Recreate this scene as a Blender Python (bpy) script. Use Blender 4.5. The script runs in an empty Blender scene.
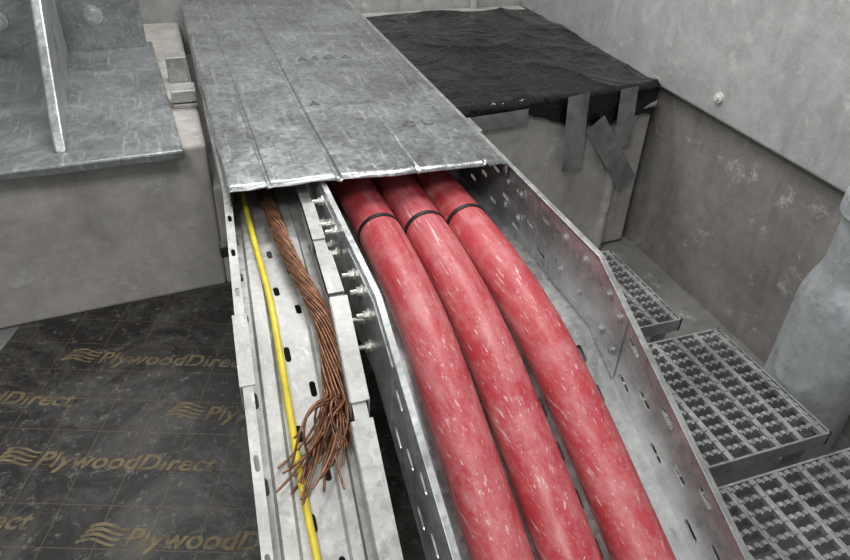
import bpy, bmesh, math, random
from mathutils import Vector, Matrix
from mathutils import noise as mn
random.seed(7)
S = bpy.context.scene
try:
    S.view_settings.view_transform = 'Standard'
except Exception: pass

# ------------------------------------------------------------ camera
cd = bpy.data.cameras.new("camera"); cam = bpy.data.objects.new("camera", cd)
S.collection.objects.link(cam); S.camera = cam
cd.sensor_width = 36; cd.lens = 29.48; cd.clip_start = .01
m = Matrix(((.9426,.1599,-.2929,0),(-.3316,.5534,-.7642,0),(.0399,.8174,.5746,1.41),(0,0,0,1)))
cam.matrix_world = m

# ------------------------------------------------------------ materials
def nt(name):
    M = bpy.data.materials.new(name); M.use_nodes = True
    T = M.node_tree; B = T.nodes["Principled BSDF"]
    return M, T, B
def N(T, t, **k):
    n = T.nodes.new(t)
    for a, b in k.items(): setattr(n, a, b)
    return n
def coords(T, scale=(1,1,1), rot=(0,0,0)):
    tc = N(T, "ShaderNodeTexCoord"); mp = N(T, "ShaderNodeMapping")
    mp.inputs["Scale"].default_value = scale; mp.inputs["Rotation"].default_value = rot
    T.links.new(tc.outputs["Object"], mp.inputs[0]); return mp.outputs[0]
def noise(T, v, s, d=6, r=.6, dist=0):
    n = N(T, "ShaderNodeTexNoise"); n.inputs["Scale"].default_value = s
    n.inputs["Detail"].default_value = d; n.inputs["Roughness"].default_value = r
    n.inputs["Distortion"].default_value = dist
    T.links.new(v, n.inputs["Vector"]); return n.outputs["Fac"]
def ramp(T, f, stops):
    r = N(T, "ShaderNodeValToRGB"); e = r.color_ramp.elements
    while len(e) < len(stops): e.new(.5)
    for i, (p, c) in enumerate(stops):
        e[i].position = p
        e[i].color = (c, c, c, 1) if not isinstance(c, tuple) else (*c, 1)
    T.links.new(f, r.inputs[0]); return r.outputs[0]
def mix(T, a, b, f, mode='MIX'):
    n = N(T, "ShaderNodeMix", data_type='RGBA', blend_type=mode)
    for s, v in ((n.inputs[0], f), (n.inputs[6], a), (n.inputs[7], b)):
        if hasattr(v, "is_linked"): T.links.new(v, s)
        elif isinstance(v, (int, float)): s.default_value = v
        else: s.default_value = (*v, 1)
    return n.outputs[2]
def bump(T, B, h, st, dist=.01):
    b = N(T, "ShaderNodeBump"); b.inputs["Strength"].default_value = st; b.inputs["Distance"].default_value = dist
    T.links.new(h, b.inputs["Height"]); T.links.new(b.outputs[0], B.inputs["Normal"])

def galv(name, base, metal=.65, rough=.34, streak=(1,.10,1), dust=.5, dirt=.42, bst=.28, spangle=.6, big=.0, lo=.62, cross=.6):
    M, T, B = nt(name)
    v = coords(T)
    n1 = noise(T, v, 5, 7, .66, .6); n2 = noise(T, v, 70, 5, .7)
    n3 = noise(T, coords(T, streak), 60, 5, .7); n4 = noise(T, coords(T, (.25,1,1)), 30, 5, .7)
    vo = N(T, "ShaderNodeTexVoronoi"); vo.inputs["Scale"].default_value = 75; T.links.new(v, vo.inputs["Vector"])
    b = base
    c = ramp(T, n1, [(.32, tuple(x*lo for x in b)), (.68, tuple(min(1, x*1.25) for x in b))])
    c = mix(T, c, ramp(T, vo.outputs["Color"], [(0, .55), (1, 1.0)]), spangle, 'MULTIPLY')
    c = mix(T, c, (.76,.77,.75), ramp(T, n3, [(.55, 0.), (.71, dust)]))
    c = mix(T, c, (.64,.65,.63), ramp(T, n4, [(.59, 0.), (.75, dust*cross)]))
    c = mix(T, c, (.78,.78,.76), ramp(T, n2, [(.60, 0.), (.72, dust*.9)]))
    c = mix(T, c, (.08,.08,.075), ramp(T, noise(T, v, 17, 8, .78), [(.59, 0.), (.73, dirt)]))
    T.links.new(c, B.inputs["Base Color"])
    B.inputs["Metallic"].default_value = metal
    T.links.new(ramp(T, mix(T, n1, vo.outputs["Color"], .35), [(.2, rough-.12), (.8, rough+.18)]), B.inputs["Roughness"])
    h = mix(T, n2, n1, .6)
    if big: h = mix(T, h, noise(T, coords(T, (1,.35,1)), 6, 2, .5, .6), big)
    bump(T, B, h, bst, .004 if not big else .025)
    return M
steel = galv("galvanised_steel", (.56,.58,.575))
steel_cover = galv("galvanised_cover", (.42,.44,.44), .72, .27, dust=.65, bst=.32, big=.8, dirt=.35, lo=.62)
steel_dark = galv("dull_steel", (.33,.345,.35), .55, .36, dust=.4, cross=0, dirt=.4)
steel_light = galv("dusty_steel", (.53,.53,.51), .45, .42, dust=.5, dirt=.5)
steel_post = galv("bollard_steel", (.66,.69,.71), .5, .32, streak=(1,1,.1), dust=.5, cross=0, dirt=.2, bst=.08, spangle=.4, lo=.75)
steel_grate = galv("grating_steel", (.44,.45,.44), .5, .42, dirt=.6)

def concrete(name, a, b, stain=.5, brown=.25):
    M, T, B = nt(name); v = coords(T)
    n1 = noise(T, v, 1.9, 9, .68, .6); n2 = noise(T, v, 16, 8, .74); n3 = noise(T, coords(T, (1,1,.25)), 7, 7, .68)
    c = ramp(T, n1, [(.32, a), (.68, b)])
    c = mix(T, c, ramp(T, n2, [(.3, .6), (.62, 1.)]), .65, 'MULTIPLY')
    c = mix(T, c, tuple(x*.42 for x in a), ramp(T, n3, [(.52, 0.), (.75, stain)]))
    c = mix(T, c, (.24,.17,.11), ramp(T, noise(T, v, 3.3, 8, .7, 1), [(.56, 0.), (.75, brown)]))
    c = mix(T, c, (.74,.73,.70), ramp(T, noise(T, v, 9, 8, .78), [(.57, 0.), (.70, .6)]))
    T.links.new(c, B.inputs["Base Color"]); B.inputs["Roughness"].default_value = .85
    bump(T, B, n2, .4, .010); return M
conc = concrete("concrete_plinth", (.39,.37,.34), (.58,.555,.515), .55, .18)
conc_w = concrete("concrete_wall", (.36,.365,.355), (.53,.535,.52), .45, .08)
conc_f = concrete("concrete_floor", (.15,.145,.14), (.29,.28,.27))
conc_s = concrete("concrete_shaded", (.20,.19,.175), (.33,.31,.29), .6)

Mred, T, B = nt("red_pvc_cable")
v = coords(T); vs = coords(T, (1,.05,1))
n1 = noise(T, v, 5, 6, .6); sc = noise(T, vs, 130, 4, .6, .3); sp = noise(T, v, 75, 5, .75)
sc2 = noise(T, coords(T, (1,.10,1), (0,0,.35)), 150, 3, .6, .6)
c = ramp(T, n1, [(.3, (.42,.035,.048)), (.72, (.53,.075,.088))])
c = mix(T, c, (.66,.31,.31), ramp(T, noise(T, vs, 34, 7, .75), [(.45, 0.), (.74, .65)]))
c = mix(T, c, (.62,.27,.27), ramp(T, noise(T, v, 14, 7, .72), [(.48, 0.), (.72, .6)]))
c = mix(T, c, (.80,.62,.60), ramp(T, sc, [(.61, 0.), (.68, .6)]))
c = mix(T, c, (.82,.68,.65), ramp(T, sc2, [(.67, 0.), (.72, .6)]))
c = mix(T, c, (.70,.46,.44), ramp(T, sp, [(.58, 0.), (.74, .45)]))
c = mix(T, c, (.10,.03,.03), ramp(T, noise(T, v, 33, 7, .8), [(.65, 0.), (.71, .7)]))
T.links.new(c, B.inputs["Base Color"])
T.links.new(ramp(T, n1, [(.3,.36),(.7,.50)]), B.inputs["Roughness"])
bump(T, B, sp, .12, .003)

def plain(name, c, r=.5, me=0, var=.25, s=30):
    M, T, B = nt(name); v = coords(T); n = noise(T, v, s)
    T.links.new(ramp(T, n, [(.3, tuple(x*(1-var) for x in c)), (.7, tuple(min(1, x*(1+var)) for x in c))]), B.inputs["Base Color"])
    B.inputs["Roughness"].default_value = r; B.inputs["Metallic"].default_value = me; return M
yellow = plain("yellow_sheath", (.74,.60,.05), .4, 0, .2)
copper = plain("copper", (.27,.13,.075), .4, .6, .55, 60)
black = plain("black_band", (.012,.012,.012), .5)
tape = plain("grey_duct_tape", (.24,.245,.25), .26, .35, .4, 14)
white = plain("white_plastic", (.75,.75,.72), .5, 0, .1)
gold, T, B = nt("gold_print")
v = coords(T)
T.links.new(ramp(T, noise(T, v, 24, 8, .78), [(.38, (.055,.047,.035)), (.56, (.19,.145,.075))]), B.inputs["Base Color"]); B.inputs["Roughness"].default_value = .6
darkhole = plain("dark_recess", (.02,.02,.02), .9)
nutm = plain("zinc_bolt", (.72,.70,.63), .3, .55, .2)

Mblk, T, B = nt("black_polythene")
v = coords(T); n = noise(T, v, 4.5, 4, .55, 1.8)
c = mix(T, (.005,.005,.006), (.05,.05,.047), ramp(T, noise(T, v, 9, 6, .7), [(.60, 0.), (.8, .3)]))
T.links.new(c, B.inputs["Base Color"]); B.inputs["Roughness"].default_value = .12
bump(T, B, n, .8, .03)

Mply, T, B = nt("film_faced_plywood")
v = coords(T); vr = coords(T, (1,1,1), (0,0,math.radians(19.6)))
n1 = noise(T, v, 3.6, 10, .78, .9); n2 = noise(T, v, 32, 8, .82)
c = mix(T, (.014,.013,.012), (.10,.096,.088), ramp(T, n1, [(.45, 0.), (.68, .95)]))
c = mix(T, c, (.32,.31,.285), ramp(T, n2, [(.55, 0.), (.68, .7)]))
sx = N(T, "ShaderNodeSeparateXYZ"); T.links.new(vr, sx.inputs[0])
def line(o):
    a = N(T, "ShaderNodeMath", operation='MULTIPLY'); a.inputs[1].default_value = 1/.115; T.links.new(o, a.inputs[0])
    f = N(T, "ShaderNodeMath", operation='FRACT'); T.links.new(a.outputs[0], f.inputs[0])
    l = N(T, "ShaderNodeMath", operation='LESS_THAN'); l.inputs[1].default_value = .022; T.links.new(f.outputs[0], l.inputs[0])
    return l.outputs[0]
mx = N(T, "ShaderNodeMath", operation='MAXIMUM'); T.links.new(line(sx.outputs[0]), mx.inputs[0]); T.links.new(line(sx.outputs[1]), mx.inputs[1])
ml = N(T, "ShaderNodeMath", operation='MULTIPLY'); ml.inputs[1].default_value = .6; T.links.new(mx.outputs[0], ml.inputs[0])
c = mix(T, c, (.13,.10,.055), ml.outputs[0])
T.links.new(c, B.inputs["Base Color"])
T.links.new(ramp(T, n2, [(.3, .25), (.7, .7)]), B.inputs["Roughness"])
bump(T, B, n2, .25, .004)

# ------------------------------------------------------------ mesh helpers
def link(o, parent=None):
    S.collection.objects.link(o)
    if parent: o.parent = parent
    return o
def empty(name, loc=(0,0,0)):
    e = bpy.data.objects.new(name, None); e.empty_display_size = .1; S.collection.objects.link(e); return e
def mesh(name, verts, faces, mat, parent=None, smooth=False):
    me = bpy.data.meshes.new(name); me.from_pydata([tuple(v) for v in verts], [], faces); me.materials.append(mat)
    bm = bmesh.new(); bm.from_mesh(me); bmesh.ops.recalc_face_normals(bm, faces=bm.faces); bm.to_mesh(me); bm.free()
    if smooth:
        for p in me.polygons: p.use_smooth = True
    return link(bpy.data.objects.new(name, me), parent)
def bevel(o, w=.003, seg=2):
    b = o.modifiers.new("bevel", 'BEVEL'); b.width = w; b.segments = seg; b.limit_method = 'ANGLE'; return o
class Geo:
    def __init__(s): s.v = []; s.f = []
    def hexa(s, p):
        b = len(s.v); s.v += p
        s.f += [[b+i for i in q] for q in ((0,1,2,3),(4,7,6,5),(0,4,5,1),(1,5,6,2),(2,6,7,3),(3,7,4,0))]
    def box(s, x0,x1,y0,y1,z0,z1):
        s.hexa([(x0,y0,z0),(x1,y0,z0),(x1,y1,z0),(x0,y1,z0),(x0,y0,z1),(x1,y0,z1),(x1,y1,z1),(x0,y1,z1)])
    def prism_x(s, poly, x0, x1):
        b = len(s.v); n = len(poly)
        s.v += [(x0,y,z) for y,z in poly] + [(x1,y,z) for y,z in poly]
        s.f.append([b+i for i in range(n)]); s.f.append([b+n+i for i in reversed(range(n))])
        for i in range(n):
            j = (i+1) % n; s.f.append([b+i, b+j, b+n+j, b+n+i])
    def prism(s, pts, d):
        b = len(s.v); n = len(pts); d = Vector(d)
        s.v += [tuple(p) for p in pts] + [tuple(Vector(p)+d) for p in pts]
        s.f.append([b+i for i in range(n)]); s.f.append([b+n+i for i in reversed(range(n))])
        for i in range(n):
            j = (i+1) % n; s.f.append([b+i, b+j, b+n+j, b+n+i])
    def capsule(s, c, u, v, n, L, W, D):
        c, u, v, n = Vector(c), Vector(u).normalized(), Vector(v).normalized(), Vector(n).normalized()
        pts = []
        for sgn in (1, -1):
            for k in range(5):
                a = -math.pi/2 + math.pi*k/4
                pts.append(c + u*sgn*(L/2-W/2) + (u*math.cos(a) + v*math.sin(a))*sgn*W/2 - n*D/2)
        s.prism(pts, n*D)
    def cyl(s, c, ax, r, h, seg=16):
        c = Vector(c); ax = Vector(ax).normalized(); t = ax.orthogonal().normalized(); w = ax.cross(t)
        s.prism([c + (t*math.cos(2*math.pi*k/seg) + w*math.sin(2*math.pi*k/seg))*r for k in range(seg)], ax*h)
    def obj(s, name, mat, parent=None): return mesh(name, s.v, s.f, mat, parent)
def apply_mods(o):
    dg = bpy.context.evaluated_depsgraph_get(); dg.update()
    me = bpy.data.meshes.new_from_object(o.evaluated_get(dg)); o.modifiers.clear(); o.data = me
def cut(o, geo):
    c = geo.obj("cutter_tmp", darkhole)
    b = o.modifiers.new("b", 'BOOLEAN'); b.object = c; b.operation = 'DIFFERENCE'; b.solver = 'EXACT'
    apply_mods(o); bpy.data.objects.remove(c, do_unlink=True)
def curve(name, pts, r, mat, parent=None, smooth=True, res=8):
    cu = bpy.data.curves.new(name, 'CURVE'); cu.dimensions = '3D'; cu.bevel_depth = r; cu.bevel_resolution = res; cu.use_fill_caps = True
    for pl in (pts if isinstance(pts[0][0], (tuple, list, Vector)) else [pts]):
        sp = cu.splines.new('POLY'); sp.points.add(len(pl)-1)
        for i, p in enumerate(pl): sp.points[i].co = (*p, 1)
    cu.materials.append(mat)
    return link(bpy.data.objects.new(name, cu), parent)
def smoothpath(pts, n=12):
    pts = [Vector(p) for p in pts]; out = []
    P = [pts[0]*2-pts[1]] + pts + [pts[-1]*2-pts[-2]]
    for i in range(1, len(P)-2):
        a, b, c, d = P[i-1:i+3]
        for k in range(n):
            t = k/n
            out.append(.5*((2*b)+(c-a)*t+(2*a-5*b+4*c-d)*t*t+(3*b-a-3*c+d)*t**3))
    out.append(pts[-1]); return out

# ------------------------------------------------------------ room shell
YW = 3.44
g = Geo(); g.box(-2.2, .93, -.9, 2.6, -.30, -.012); g.obj("floor", conc_f)
g = Geo(); g.box(.935, 2.0, -.9, 2.6, -.40, -.21); g.obj("floor_pit", conc_f)
FY = lambda x: 2.05 + .08*x
zt = .51
def pl(name, x0, x1, top, bot=-.01, parent=None):
    g = Geo(); y1 = YW-.01
    g.hexa([(x0,FY(x0),bot),(x1,FY(x1),bot),(x1,y1,bot),(x0,y1,bot),(x0,FY(x0),top),(x1,FY(x1),top),(x1,y1,top),(x0,y1,top)])
    return bevel(g.obj(name, conc, parent), .012, 3)
P = empty("concrete_plinth")
pl("plinth_left", -2.2, .058, zt, parent=P); pl("plinth_channel", .0585, .8395, .365, parent=P); pl("plinth_right", .84, 1.775, zt, -.2, parent=P)
g = Geo(); g.box(-2.2, 2.0, YW, YW+.2, -.3, 2.6); g.obj("wall_back", conc_w)
g = Geo(); g.prism([(1.78,-.9,.50),(1.78,YW-.005,.50),(1.78,YW-.005,2.6),(1.78,-.9,2.6)], (.22,0,0)); bevel(g.obj("wall_right", conc_w), .012, 3)
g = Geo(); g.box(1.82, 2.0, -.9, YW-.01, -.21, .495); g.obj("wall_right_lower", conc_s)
def ribp(x, z): return (x, FY(x)-.004, z)
path = [ribp(1.63,-.2),ribp(1.632,.10),ribp(1.635,.25),ribp(1.645,.34),ribp(1.67,.40),ribp(1.71,.435),ribp(1.765,.445)]
curve("moulded_rib", smoothpath(path, 8), .022, conc, P)
g = Geo(); g.cyl((1.782,1.863,.577), (-1,0,0), .018, .012, 20); g.cyl((1.772,1.863,.577), (-1,0,0), .009, .012, 12)
g.obj("wall_plug", white)

# ------------------------------------------------------------ plywood with print
ply = empty("plywood_sheet")
g = Geo(); g.prism([(-.575,1.995,-.0118),(.9,2.105,-.0118),(.9,-.5,-.0118),(-1.9,-.5,-.0118),(-1.9,1.5,-.0118),(-.62,1.87,-.0118)], (0,0,.0118))
g.obj("board", Mply, ply)
ang = math.radians(-19.6); ux = Vector((math.cos(ang), math.sin(ang), 0)); uy = Vector((-math.sin(ang), math.cos(ang), 0))
k = 0
for (tx, ty) in ((-.485,1.387),(-.28,1.085),(-.35,1.745),(-.075,1.425),(-.83,1.73),(-.90,1.345),(-.70,1.03),(-.10,.78),(-.55,.75)):
    k += 1
    tcu = bpy.data.curves.new("print_%d" % k, 'FONT'); tcu.body = "PlywoodDirect"; tcu.size = .069; tcu.extrude = .0002; tcu.offset = .0018; tcu.space_character = 1.05; tcu.shear = .2
    tcu.materials.append(gold)
    t = link(bpy.data.objects.new("print_%d" % k, tcu), ply); t.location = (tx, ty, .0006); t.rotation_euler = (0, 0, ang)
    g = Geo(); c0 = Vector((tx, ty, .0003)) - ux*.105
    for r in range(4):
        base = c0 + uy*(.008+r*.0135) + ux*(r*.006)
        top = []; bot = []
        for q in range(9):
            s = q/8; wv = math.sin(s*math.pi*1.6)*.008
            top.append(base + ux*(.09*s) + uy*(wv+.0055)); bot.append(base + ux*(.09*s) + uy*(wv-.005*(1-s)))
        g.prism(top + bot[::-1], (0,0,.0004))
    g.obj("logo_%d" % k, gold, ply)

# ------------------------------------------------------------ power cable tray
tray = empty("cable_tray")
SL = .457; YB = 1.052; YE = .30; YF = 3.40
ztop = lambda y, z0=.60: z0 if y >= YB else z0 - SL*(YB-y)
def strip(z0, th, y0=YE, y1=YF):
    return [(y1,z0),(YB,z0),(y0,z0-SL*(YB-y0)),(y0,z0-th-SL*(YB-y0)),(YB,z0-th),(y1,z0-th)]
HR = .205; XL = .302; XR = .815
dirS = Vector((0, -1, -SL)).normalized(); upS = Vector((0, -SL, 1)).normalized()
def rail(name, x, lipdir):
    g = Geo(); g.prism_x(strip(.60, HR), x-.002, x+.002); o = g.obj(name, steel, tray)
    c = Geo()
    y = YB-.165; i = 0
    while y > YE+.05:
        zc = ztop(y)
        for dz in ((-.048, -.150) if i % 2 == 0 else (-.10,)):
            c.capsule((x, y, zc+dz), dirS, upS, (1,0,0), .046, .0145, .02)
        y -= .072; i += 1
    y = YB+.25; i = 0
    while y < 2.0:
        for dz in ((-.050, -.150) if i % 2 == 0 else (-.10,)):
            if x > .5: c.capsule((x, y, .60+dz), (0,1,0), (0,0,1), (1,0,0), .040, .013, .02)
        y += .075; i += 1
    cut(o, c)
    g = Geo(); a, b = sorted((x, x+lipdir*.010)); g.prism_x(strip(.603, .004), a-.002, b+.002)
    bevel(g.obj(name+"_lip", steel, tray), .001)
    g = Geo(); a, b = sorted((x, x+lipdir*.05)); g.prism_x(strip(.600-HR+.001, .003), a-.002, b+.002)
    g.obj(name+"_foot", steel, tray)
    return o
rail("side_rail_left", XL, 1); rail("side_rail_right", XR, -1)
g = Geo(); g.prism_x(strip(.414, .004), XL, XR); bed = g.obj("tray_bed", steel, tray)
c = Geo()
for col in range(7):
    x = XL+.045+col*.07; y = YB-.06 - (col % 2)*.04
    while y > YE+.05:
        c.capsule((x, y, ztop(y, .412)), dirS, (1,0,0), upS, .045, .012, .03); y -= .09
cut(bed, c)
def splice(name, x0, x1):
    g = Geo()
    g.prism_x([(YB+.20,.588),(YB,.588),(YB-.13,.588-SL*.13),(YB-.13,.42-SL*.13),(YB,.42),(YB+.20,.42)], x0, x1)
    return bevel(g.obj(name, steel, tray), .001)
splice("splice_plate_right", XR-.0045, XR-.002)
splice("splice_plate_left", XL-.006, XL-.002)
g = Geo(); g.prism_x([(1.62,.585),(1.33,.585),(1.33,.42),(1.62,.42)], XL-.006, XL-.002); bevel(g.obj("splice_plate_rear", steel, tray), .001)
def bolt(g, p, ax, r=.0095):
    ax = Vector(ax); p = Vector(p)
    g.cyl(p, ax, r*1.4, .003, 16); g.cyl(p+ax*.003, ax, r, .009, 6); g.cyl(p+ax*.012, ax, r*.55, .014, 10)
g = Geo()
for y, z in ((1.50,.575),(1.50,.515),(1.42,.555),(1.42,.495),(1.36,.57),(1.36,.51),(1.20,.555),(1.13,.56),(1.08,.535),(1.12,.495),(1.07,.46)):
    bolt(g, (XL-.006, y, z), (-1,0,0), .0095)
g.obj("bolts_left", nutm, tray)
g = Geo()
for y, z in ((1.20,.56),(1.20,.47),(1.11,.555),(1.11,.465),(1.0,.535),(1.0,.44),(.95,.51),(.95,.42),(1.52,.55),(1.52,.48),(1.44,.55),(1.44,.48)):
    g.cyl((XR-.0045, y, z), (-1,0,0), .013, .0025, 16); g.cyl((XR-.007, y, z), (-1,0,0), .008, .004, 12)
g.obj("bolts_right", steel, tray)

# ------------------------------------------------------------ cover
cvr = empty("cable_tray_cover")
cx0 = .078; CW = .722
prof = [(0,-.046),(0,-.003),(.004,0),(.012,.002),(.05,.002),(.090,.0025),(.0945,-.0005),(.099,-.0005),(.1035,.0025),(.15,.003),(.21,.003),(.260,.003),(.266,-.003),(.272,-.003),(.278,.003),(.34,.003),(.41,.003),(.468,.0025),(.4725,.001),(.477,.001),(.4815,.0025),(.54,.003),(.60,.003),(.655,.003),(.659,.007),(.665,.007),(.669,.002),(.70,.002),(CW-.004,.001),(CW,-.003),(CW,-.040)]
vs = []; fs = []; ys = [1.54+.03*k for k in range(63)]
n = len(prof)
for j, y in enumerate(ys):
    for i, (a, z) in enumerate(prof):
        dz = 0
        if 2 < i < n-3:
            dz = mn.noise(Vector((a*6, y*3.2, 2)))*.008 + mn.noise(Vector((a*15, y*7, 7)))*.003
        if j == 0: dz -= .003*abs(math.sin(i*1.3))
        vs.append((cx0+a+(mn.noise(Vector((y*4,i,0)))*.004 if i < 3 else 0), y - .03*(a/CW)*max(0, 1-j*.1), .611+z+dz))
for j in range(len(ys)-1):
    for i in range(n-1): fs.append([j*n+i, j*n+i+1, (j+1)*n+i+1, (j+1)*n+i])
cov = mesh("lid", vs, fs, steel_cover, cvr, True)
cov.data.set_sharp_from_angle(angle=math.radians(14))
sm = cov.modifiers.new("s", 'SOLIDIFY'); sm.thickness = .003; sm.offset = -1
for i, (x, y, t) in enumerate(((.37,2.02,"A S O A"),(.42,2.45,"A S O A"),(.60,1.80,"O U"))):
    tcu = bpy.data.curves.new("stamp_%d" % (i+1), 'FONT'); tcu.body = t; tcu.size = .055; tcu.extrude = .0008; tcu.offset = -.0006
    tcu.materials.append(steel_cover)
    o = link(bpy.data.objects.new("stamp_%d" % (i+1), tcu), cvr); o.location = (x, y, .6168); o.rotation_euler = (0,0,-.05)
g = Geo(); g.box(cx0+CW-.002, cx0+CW+.025, 1.74, 1.84, .585, .606); g.box(cx0+CW+.001, cx0+CW+.005, 1.74, 1.84, .56, .60)
bevel(g.obj("edge_clip", steel, cvr), .002)

# ------------------------------------------------------------ red cables
cabs = [(.432,.428,.420,.418), (.548,.546,.545,.548), (.660,.664,.682,.692)]
zs = [(3.38,.475),(2.2,.475),(1.7,.480),(1.46,.484),(1.25,.478),(1.05,.445),(.85,.372),(.6,.262),(.35,.148),(.28,.116)]
RC = .0555
for i, (xa, xb, xc, xd) in enumerate(cabs):
    grp = empty("power_cable")
    def xx(y):
        ks = [(3.4,xa),(1.5,xa),(1.25,xb),(.8,xc),(.12,xd)]
        for (y0,a),(y1,b) in zip(ks, ks[1:]):
            if y <= y0 and y >= y1: return a + (b-a)*(y0-y)/(y0-y1)
        return xd
    pts = smoothpath([(xx(y), y, z+.003*math.sin(i*2+y*3)) for y, z in zs], 10)
    curve("sheath", pts, RC, Mred, grp, res=12)
    yb = (1.455, 1.435, 1.44)[i]
    q = min(range(len(pts)), key=lambda t: abs(pts[t].y-yb)); d = (pts[q+1]-pts[q-1]).normalized()
    curve("tie_band", [pts[q]-d*.0065, pts[q]+d*.0065], RC+.0025, black, grp, res=12)

# ------------------------------------------------------------ earth tray
et = empty("earth_cable_tray")
stn = [(3.40,.085,.28,.563),(1.63,.070,.275,.563),(1.50,.062,.271,.57),(1.108,.037,.25,.57),(.697,.009,.228,.57-SL*.411),(.2,-.02,.20,.57-SL*.908)]
def esample(y):
    for a, b in zip(stn, stn[1:]):
        if b[0] <= y <= a[0]:
            t = (a[0]-y)/(a[0]-b[0]); return [a[k]+(b[k]-a[k])*t for k in range(4)]
vs = []; fs = []
for (y, xl, xr, zt_) in stn:
    w = xr-xl
    pr = [(.018,0),(0,0),(0,-.068),(.030,-.068),(.036,-.060),(.060,-.060),(.066,-.068),(w-.075,-.068),(w-.069,-.060),(w-.050,-.060),(w-.044,-.068),(w,-.068),(w,0),(w-.026,0)]
    n = len(pr); vs += [(xl+a, y, zt_+z) for a, z in pr]
for j in range(len(stn)-1):
    for i in range(n-1): fs.append([j*n+i, j*n+i+1, (j+1)*n+i+1, (j+1)*n+i])
eb = mesh("tray_body", vs, fs, steel_light, et)
sm = eb.modifiers.new("s", 'SOLIDIFY'); sm.thickness = .0025; sm.offset = 0
apply_mods(eb)
c = Geo(); y = 1.48; i = 0
while y > .3:
    _, xl, xr, z = esample(y); nrm = upS if y < 1.108 else Vector((0,0,1)); dd = dirS if y < 1.108 else Vector((0,-1,0))
    for k, fr in enumerate((.08, .42, .60, .90)):
        if (k+i) % 2 == 0: c.capsule((xl+(xr-xl)*fr, y, z-.066), dd, (1,0,0), nrm, .034, .012, .03)
    if i % 2 == 0: c.capsule((xl+.009, y, z), dd, (1,0,0), nrm, .03, .009, .012)
    y -= .075; i += 1
    if abs(y-1.108) < .03: y -= .04
cut(eb, c)
def eplate(name, ya, yb, off0, off1, dz, side, drop, mat=steel_light):
    A = esample(ya); Bq = esample(yb)
    def X(s, o): return (s[2]-o) if side > 0 else (s[1]+o)
    g = Geo()
    for o0, o1, dr in ((off0, off1, .003), (off1-.0 if side > 0 else off0, (off1-.003) if side > 0 else off0-.003, drop)):
        p = [(X(Bq,o0),yb,Bq[3]+dz-dr),(X(Bq,o1),yb,Bq[3]+dz-dr),(X(A,o1),ya,A[3]+dz-dr),(X(A,o0),ya,A[3]+dz-dr)]
        g.hexa(p + [(a,b,z+dr) for a,b,z in p])
    if side > 0:
        p = [(X(Bq,off0),yb,Bq[3]+dz-drop*.7),(X(Bq,off0-.003),yb,Bq[3]+dz-drop*.7),(X(A,off0-.003),ya,A[3]+dz-drop*.7),(X(A,off0),ya,A[3]+dz-drop*.7)]
        g.hexa(p + [(a,b,z+drop*.7) for a,b,z in p])
    return g.obj(name, mat, et)
eplate("right_splice_a", 1.50, 1.33, .030, .001, .005, 1, .06)
eplate("right_splice_b", 1.27, 1.115, .032, -.001, .009, 1, .06)
eplate("right_splice_c", 1.105, .90, .030, -.005, .007, 1, .06)
eplate("right_splice_d", .87, .25, .036, -.004, .004, 1, .06)
eplate("left_splice_b", 1.105, .97, -.003, .022, .004, -1, .06)
g = Geo(); g.box(.035,.068,1.40,1.43,.515,.545); bevel(g.obj("black_tie", black, et), .004)

# ------------------------------------------------------------ yellow wire
def ebed(y, up): return esample(y)[3]-.066+up
yp = [(.125,3.2),(.123,1.9),(.121,1.69),(.117,1.45),(.116,1.22),(.108,1.05),(.104,.95),(.098,.80),(.097,.68),(.085,.45),(.08,.25)]
curve("yellow_earth_wire", smoothpath([(x,y,ebed(y,.014)+(.004 if 1.0 < y < 1.2 else 0)) for x, y in yp], 8), .0070, yellow)

# ------------------------------------------------------------ copper stranded conductor, frayed
cp = smoothpath([(.175,3.0,ebed(3.0,.03)),(.173,1.9,ebed(1.9,.03)),(.174,1.70,ebed(1.7,.03)),(.176,1.5,ebed(1.5,.03)),(.182,1.33,ebed(1.33,.032)),(.196,1.18,ebed(1.18,.033)),(.206,1.08,ebed(1.08,.034)),(.202,1.0,ebed(1.0,.03)),(.194,.95,ebed(.95,.028))], 14)
grp = empty("copper_earth_conductor")
strands = []
rl = random.Random(21)
for ring, (cnt, rr) in enumerate(((1,0),(6,.0046),(12,.0088),(20,.0130))):
    for s_ in range(cnt):
        ph = 2*math.pi*s_/cnt; pl_ = []; L = 0
        for i, p in enumerate(cp):
            if i: L += (p-cp[i-1]).length
            fl = 1.0 + .6*max(0, (i-len(cp)*.60)/(len(cp)*.40))
            d = (cp[min(i+1,len(cp)-1)]-cp[max(i-1,0)]).normalized(); a = d.cross(Vector((0,0,1))).normalized(); b = a.cross(d)
            th = ph + L*13
            w = 1+.10*math.sin(L*30+s_*3)
            pl_.append(p + (a*math.cos(th)*rr*1.15 + b*math.sin(th)*rr)*fl*w)
        p = pl_[-1]; d = (pl_[-1]-pl_[-3]).normalized()
        fan = (p.x-cp[-1].x)*22 + rl.uniform(-.6,.35)
        tgt = Vector((-.52+fan, -.95+rl.uniform(-.2,.4), -.25+rl.uniform(-.2,.5))).normalized()
        ln = rl.uniform(.10,.21); st = 16
        cu1 = rl.uniform(-.7,.7); cu2 = rl.uniform(-.5,.9); hook = rl.random() < .3
        q = p.copy()
        for k2 in range(st):
            t = (k2+1)/st
            dd = d*(1-t)**1.0 + tgt*t*1.1 + Vector((cu1*t*t, cu2*.25*math.sin(t*5), cu2*.4*math.sin(t*4)-.2*t))
            if hook: dd += Vector((-.6*math.sin(t*4.5), 1.3*max(0,t-.6), .9*math.sin(t*6)))
            dd.normalize()
            q = q + dd*ln/st
            fz = ebed(max(.25,q.y), .005)
            if q.z < fz: q.z = fz + .004*rl.random()
            if q.x < .03: q.x = .03
            pl_.append(q.copy())
        strands.append(pl_)
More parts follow.
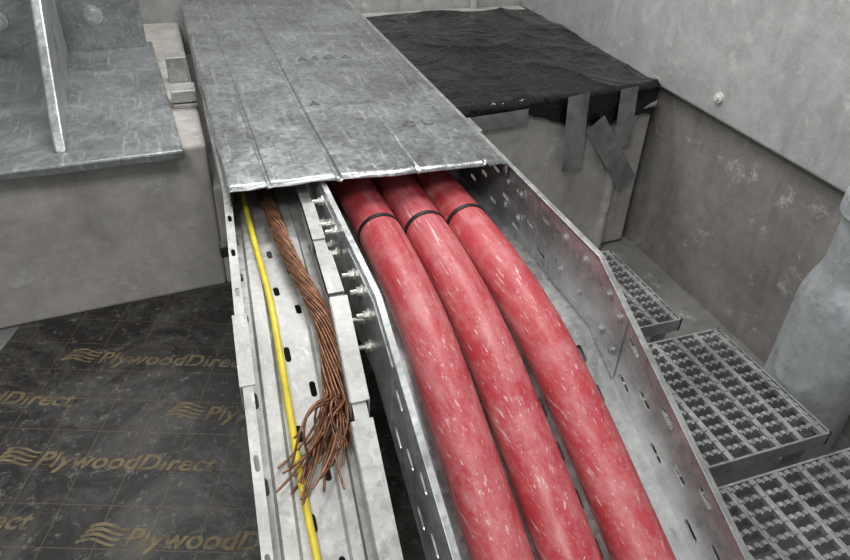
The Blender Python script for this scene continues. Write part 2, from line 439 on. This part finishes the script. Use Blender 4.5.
curve("strands", [[tuple(p) for p in s_] for s_ in strands], .00235, copper, grp, res=2)

# ------------------------------------------------------------ black sheet + tape
bs = empty("black_plastic_sheet")
vs = []; fs = []; nx, ny = 120, 120
for j in range(ny+1):
    for i in range(nx+1):
        u = i/nx; w = j/ny
        x = .865 + .895*u; fy = FY(x)-.012
        hang = .045 + .08*max(0, min(1,(u-.40)/.15)) + .012*math.sin(u*19) + .020*mn.noise(Vector((u*14,0,3)))
        back = 3.30 + .04*mn.noise(Vector((u*4,7,0))); run = back - fy
        tot = run + hang; s_ = w*tot
        z0 = zt + .006
        f1 = abs(mn.noise(Vector((x*1.8+s_*.8, s_*2.1-x*1.4, 1)))); f2 = abs(mn.noise(Vector((x*4.5-s_*2, s_*3+x*3, 8))))
        wr = (1-min(1, f1*4.5))**2*.013 + (1-min(1, f2*5))**2*.004 + .007*(1+mn.noise(Vector((x*2.5, s_*2.2, 9))))*.8 + .0015*(1+mn.noise(Vector((x*11, s_*5, 4))))
        if s_ < run: p = (x, back - s_, z0 + wr)
        else: p = (x, fy - .004 - wr*.9, z0 + .006 - (s_-run))
        vs.append(p)
for j in range(ny):
    for i in range(nx):
        a = j*(nx+1)+i; fs.append([a,a+1,a+nx+2,a+nx+1])
o = mesh("sheet", vs, fs, Mblk, bs, True); sd = o.modifiers.new("s", 'SOLIDIFY'); sd.thickness = .001; sd.offset = 0
def tapestrip(name, a, b, wd, off=.036):
    a = Vector((a[0],0,a[1])); b = Vector((b[0],0,b[1])); d = (b-a).normalized(); s_ = Vector((d.z,0,-d.x))*wd/2
    vs = []; fs = []; nn = 14
    for k in range(nn+1):
        p = a + (b-a)*k/nn
        for sg in (1, 0, -1):
            q = p + s_*sg
            wv = .003*mn.noise(Vector((p.x*9, p.z*9, off*99)))
            vs.append((q.x, FY(q.x)-off+wv, q.z + (.006*mn.noise(Vector((sg*5,k,1))) if k in (0,nn) else 0)))
    for k in range(nn):
        for s2 in range(2): fs.append([k*3+s2, k*3+s2+1, k*3+s2+4, k*3+s2+3])
    o = mesh(name, vs, fs, tape, bs); sd = o.modifiers.new("s",'SOLIDIFY'); sd.thickness = .0008
tapestrip("tape_1", (1.375,.53), (1.40,.225), .092, .042)
tapestrip("tape_2", (1.605,.53), (1.62,.29), .08, .042)
tapestrip("tape_3", (1.47,.41), (1.69,.12), .09, .046)
tapestrip("tape_4", (.87,.468), (1.17,.474), .055, .040)

# ------------------------------------------------------------ steel support bracket (left)
br = empty("steel_base_bracket")
zb = zt
def yawp(x, y, a=.05, c=(-.01,1.96)):
    dx, dy = x-c[0], y-c[1]; return (c[0]+dx*math.cos(a)-dy*math.sin(a), c[1]+dx*math.sin(a)+dy*math.cos(a))
def ybox(g, x0,x1,y0,y1,z0,z1):
    q = [yawp(x0,y0),yawp(x1,y0),yawp(x1,y1),yawp(x0,y1)]
    g.hexa([(*p,z0) for p in q]+[(*p,z1) for p in q])
g = Geo(); ybox(g, -1.5, -.008, 1.96, 3.05, zb, zb+.03); bevel(g.obj("base_plate", steel_dark, br), .006)
g = Geo(); ybox(g, -1.5, -.03, 2.98, 3.01, zb+.03, zb+.75); o = g.obj("back_plate", steel_dark, br)
g = Geo()
for x in (-.20,-.52,-.82):
    p = yawp(x, 2.98); g.cyl((p[0],p[1],zb+.16), (0,-1,0), .035, .006, 20); g.cyl((p[0],p[1]-.006,zb+.16), (0,-1,0), .024, .014, 6)
g.obj("bolts", steel, br)
g = Geo()
for xg in (-.345,-.86):
    prof2 = [(2.04,zb+.03),(2.97,zb+.03),(2.97,zb+.70),(2.75,zb+.55),(2.08,zb+.075)]
    g.prism([(*yawp(xg, y), z) for y, z in prof2], (.03,0,0))
bevel(g.obj("gussets", steel, br), .006)
g = Geo()
g.box(-.02,.05,2.62,2.68,zt,.60); g.box(-.02,.06,2.36,2.44,zt+.02,.57); g.box(-.02,.06,2.36,2.44,zt,zt+.015)
bevel(g.obj("tray_support_bracket", steel_light), .003)
g = Geo(); g.cyl((1.50,YW-.03,.51), (0,0,1), .02, 2.0, 16); g.obj("conduit_pipe", conc_w)

# ------------------------------------------------------------ gratings
def grating(x0, x1, y0, y1, z):
    g = Geo()
    g.box(x0,x1,y0,y0+.006,z-.045,z); g.box(x0,x1,y1-.006,y1,z-.045,z)
    g.box(x0,x0+.006,y0,y1,z-.045,z); g.box(x1-.006,x1,y0,y1,z-.045,z)
    y = y0+.034
    while y < y1-.02:
        x = x0+.006; top = []
        while x < x1-.006:
            top += [(x,y,z-.006),(x+.003,y,z+.002),(x+.014,y,z+.002),(x+.017,y,z-.006)]; x += .022
        g.prism([(x0+.006,y,z-.035)] + [(min(a,x1-.006),b,c_) for a,b,c_ in top] + [(x1-.006,y,z-.035)], (0,.011,0)); y += .036
    x = x0+.045
    while x < x1-.02:
        g.box(x-.008,x+.008,y0+.006,y1-.006,z-.016,z-.001); x += .075
    for a in (x0+.02, x1-.05):
        for b in (y0+.03, y1-.06): g.box(a,a+.03,b,b+.03,-.21,z-.03)
    g.obj("steel_grating_panel", steel_grate)
grating(.98,1.42,1.37,1.80,.05)
grating(.98,1.495,.83,1.29,.06)
grating(.98,1.70,.36,.775,.06)

# ------------------------------------------------------------ post
prof = [(.0,-.21),(.13,-.21),(.132,-.20),(.132,-.185),(.127,-.18),(.127,.30),(.125,.33),(.115,.37),(.103,.405),(.098,.43),(.098,.58),(.114,.582),(.114,.625),(.107,.635),(0,.635)]
vs = []; fs = []; seg = 64
PX, PY = 1.63, 1.03
for r, z in prof:
    for k in range(seg): a = 2*math.pi*k/seg; vs.append((PX+r*math.cos(a), PY+r*math.sin(a), z))
for j in range(len(prof)-1):
    for k in range(seg): fs.append([j*seg+k, j*seg+(k+1)%seg, (j+1)*seg+(k+1)%seg, (j+1)*seg+k])
o = mesh("steel_bollard", vs, fs, steel_post, None, True); o.data.set_sharp_from_angle(angle=math.radians(35))

# ------------------------------------------------------------ light
W = bpy.data.worlds.new("world"); S.world = W; W.use_nodes = True
W.node_tree.nodes["Background"].inputs[0].default_value = (.96,.98,1,1); W.node_tree.nodes["Background"].inputs[1].default_value = .42
def area(name, loc, tgt, sx_, sy_, e, col=(1,1,1)):
    l = bpy.data.lights.new(name, 'AREA'); l.shape = 'RECTANGLE'; l.size = sx_; l.size_y = sy_; l.energy = e; l.color = col
    o = link(bpy.data.objects.new(name, l)); o.location = loc
    o.rotation_euler = (Vector(tgt)-Vector(loc)).to_track_quat('-Z','Y').to_euler()
area("added_reflection_light", (.75,1.7,2.5), (.55,1.4,0), .22, 1.5, 27, (1,.99,.97))
area("added_reflection_light", (-.5,-.1,2.5), (.4,1.4,0.3), .6, .6, 24, (1,.99,.97))
area("added_reflection_light", (.25,3.0,2.45), (.35,1.6,.4), 1.3, .35, 22)  # added lamp, not a room fixture: gives the metal lid a reflection
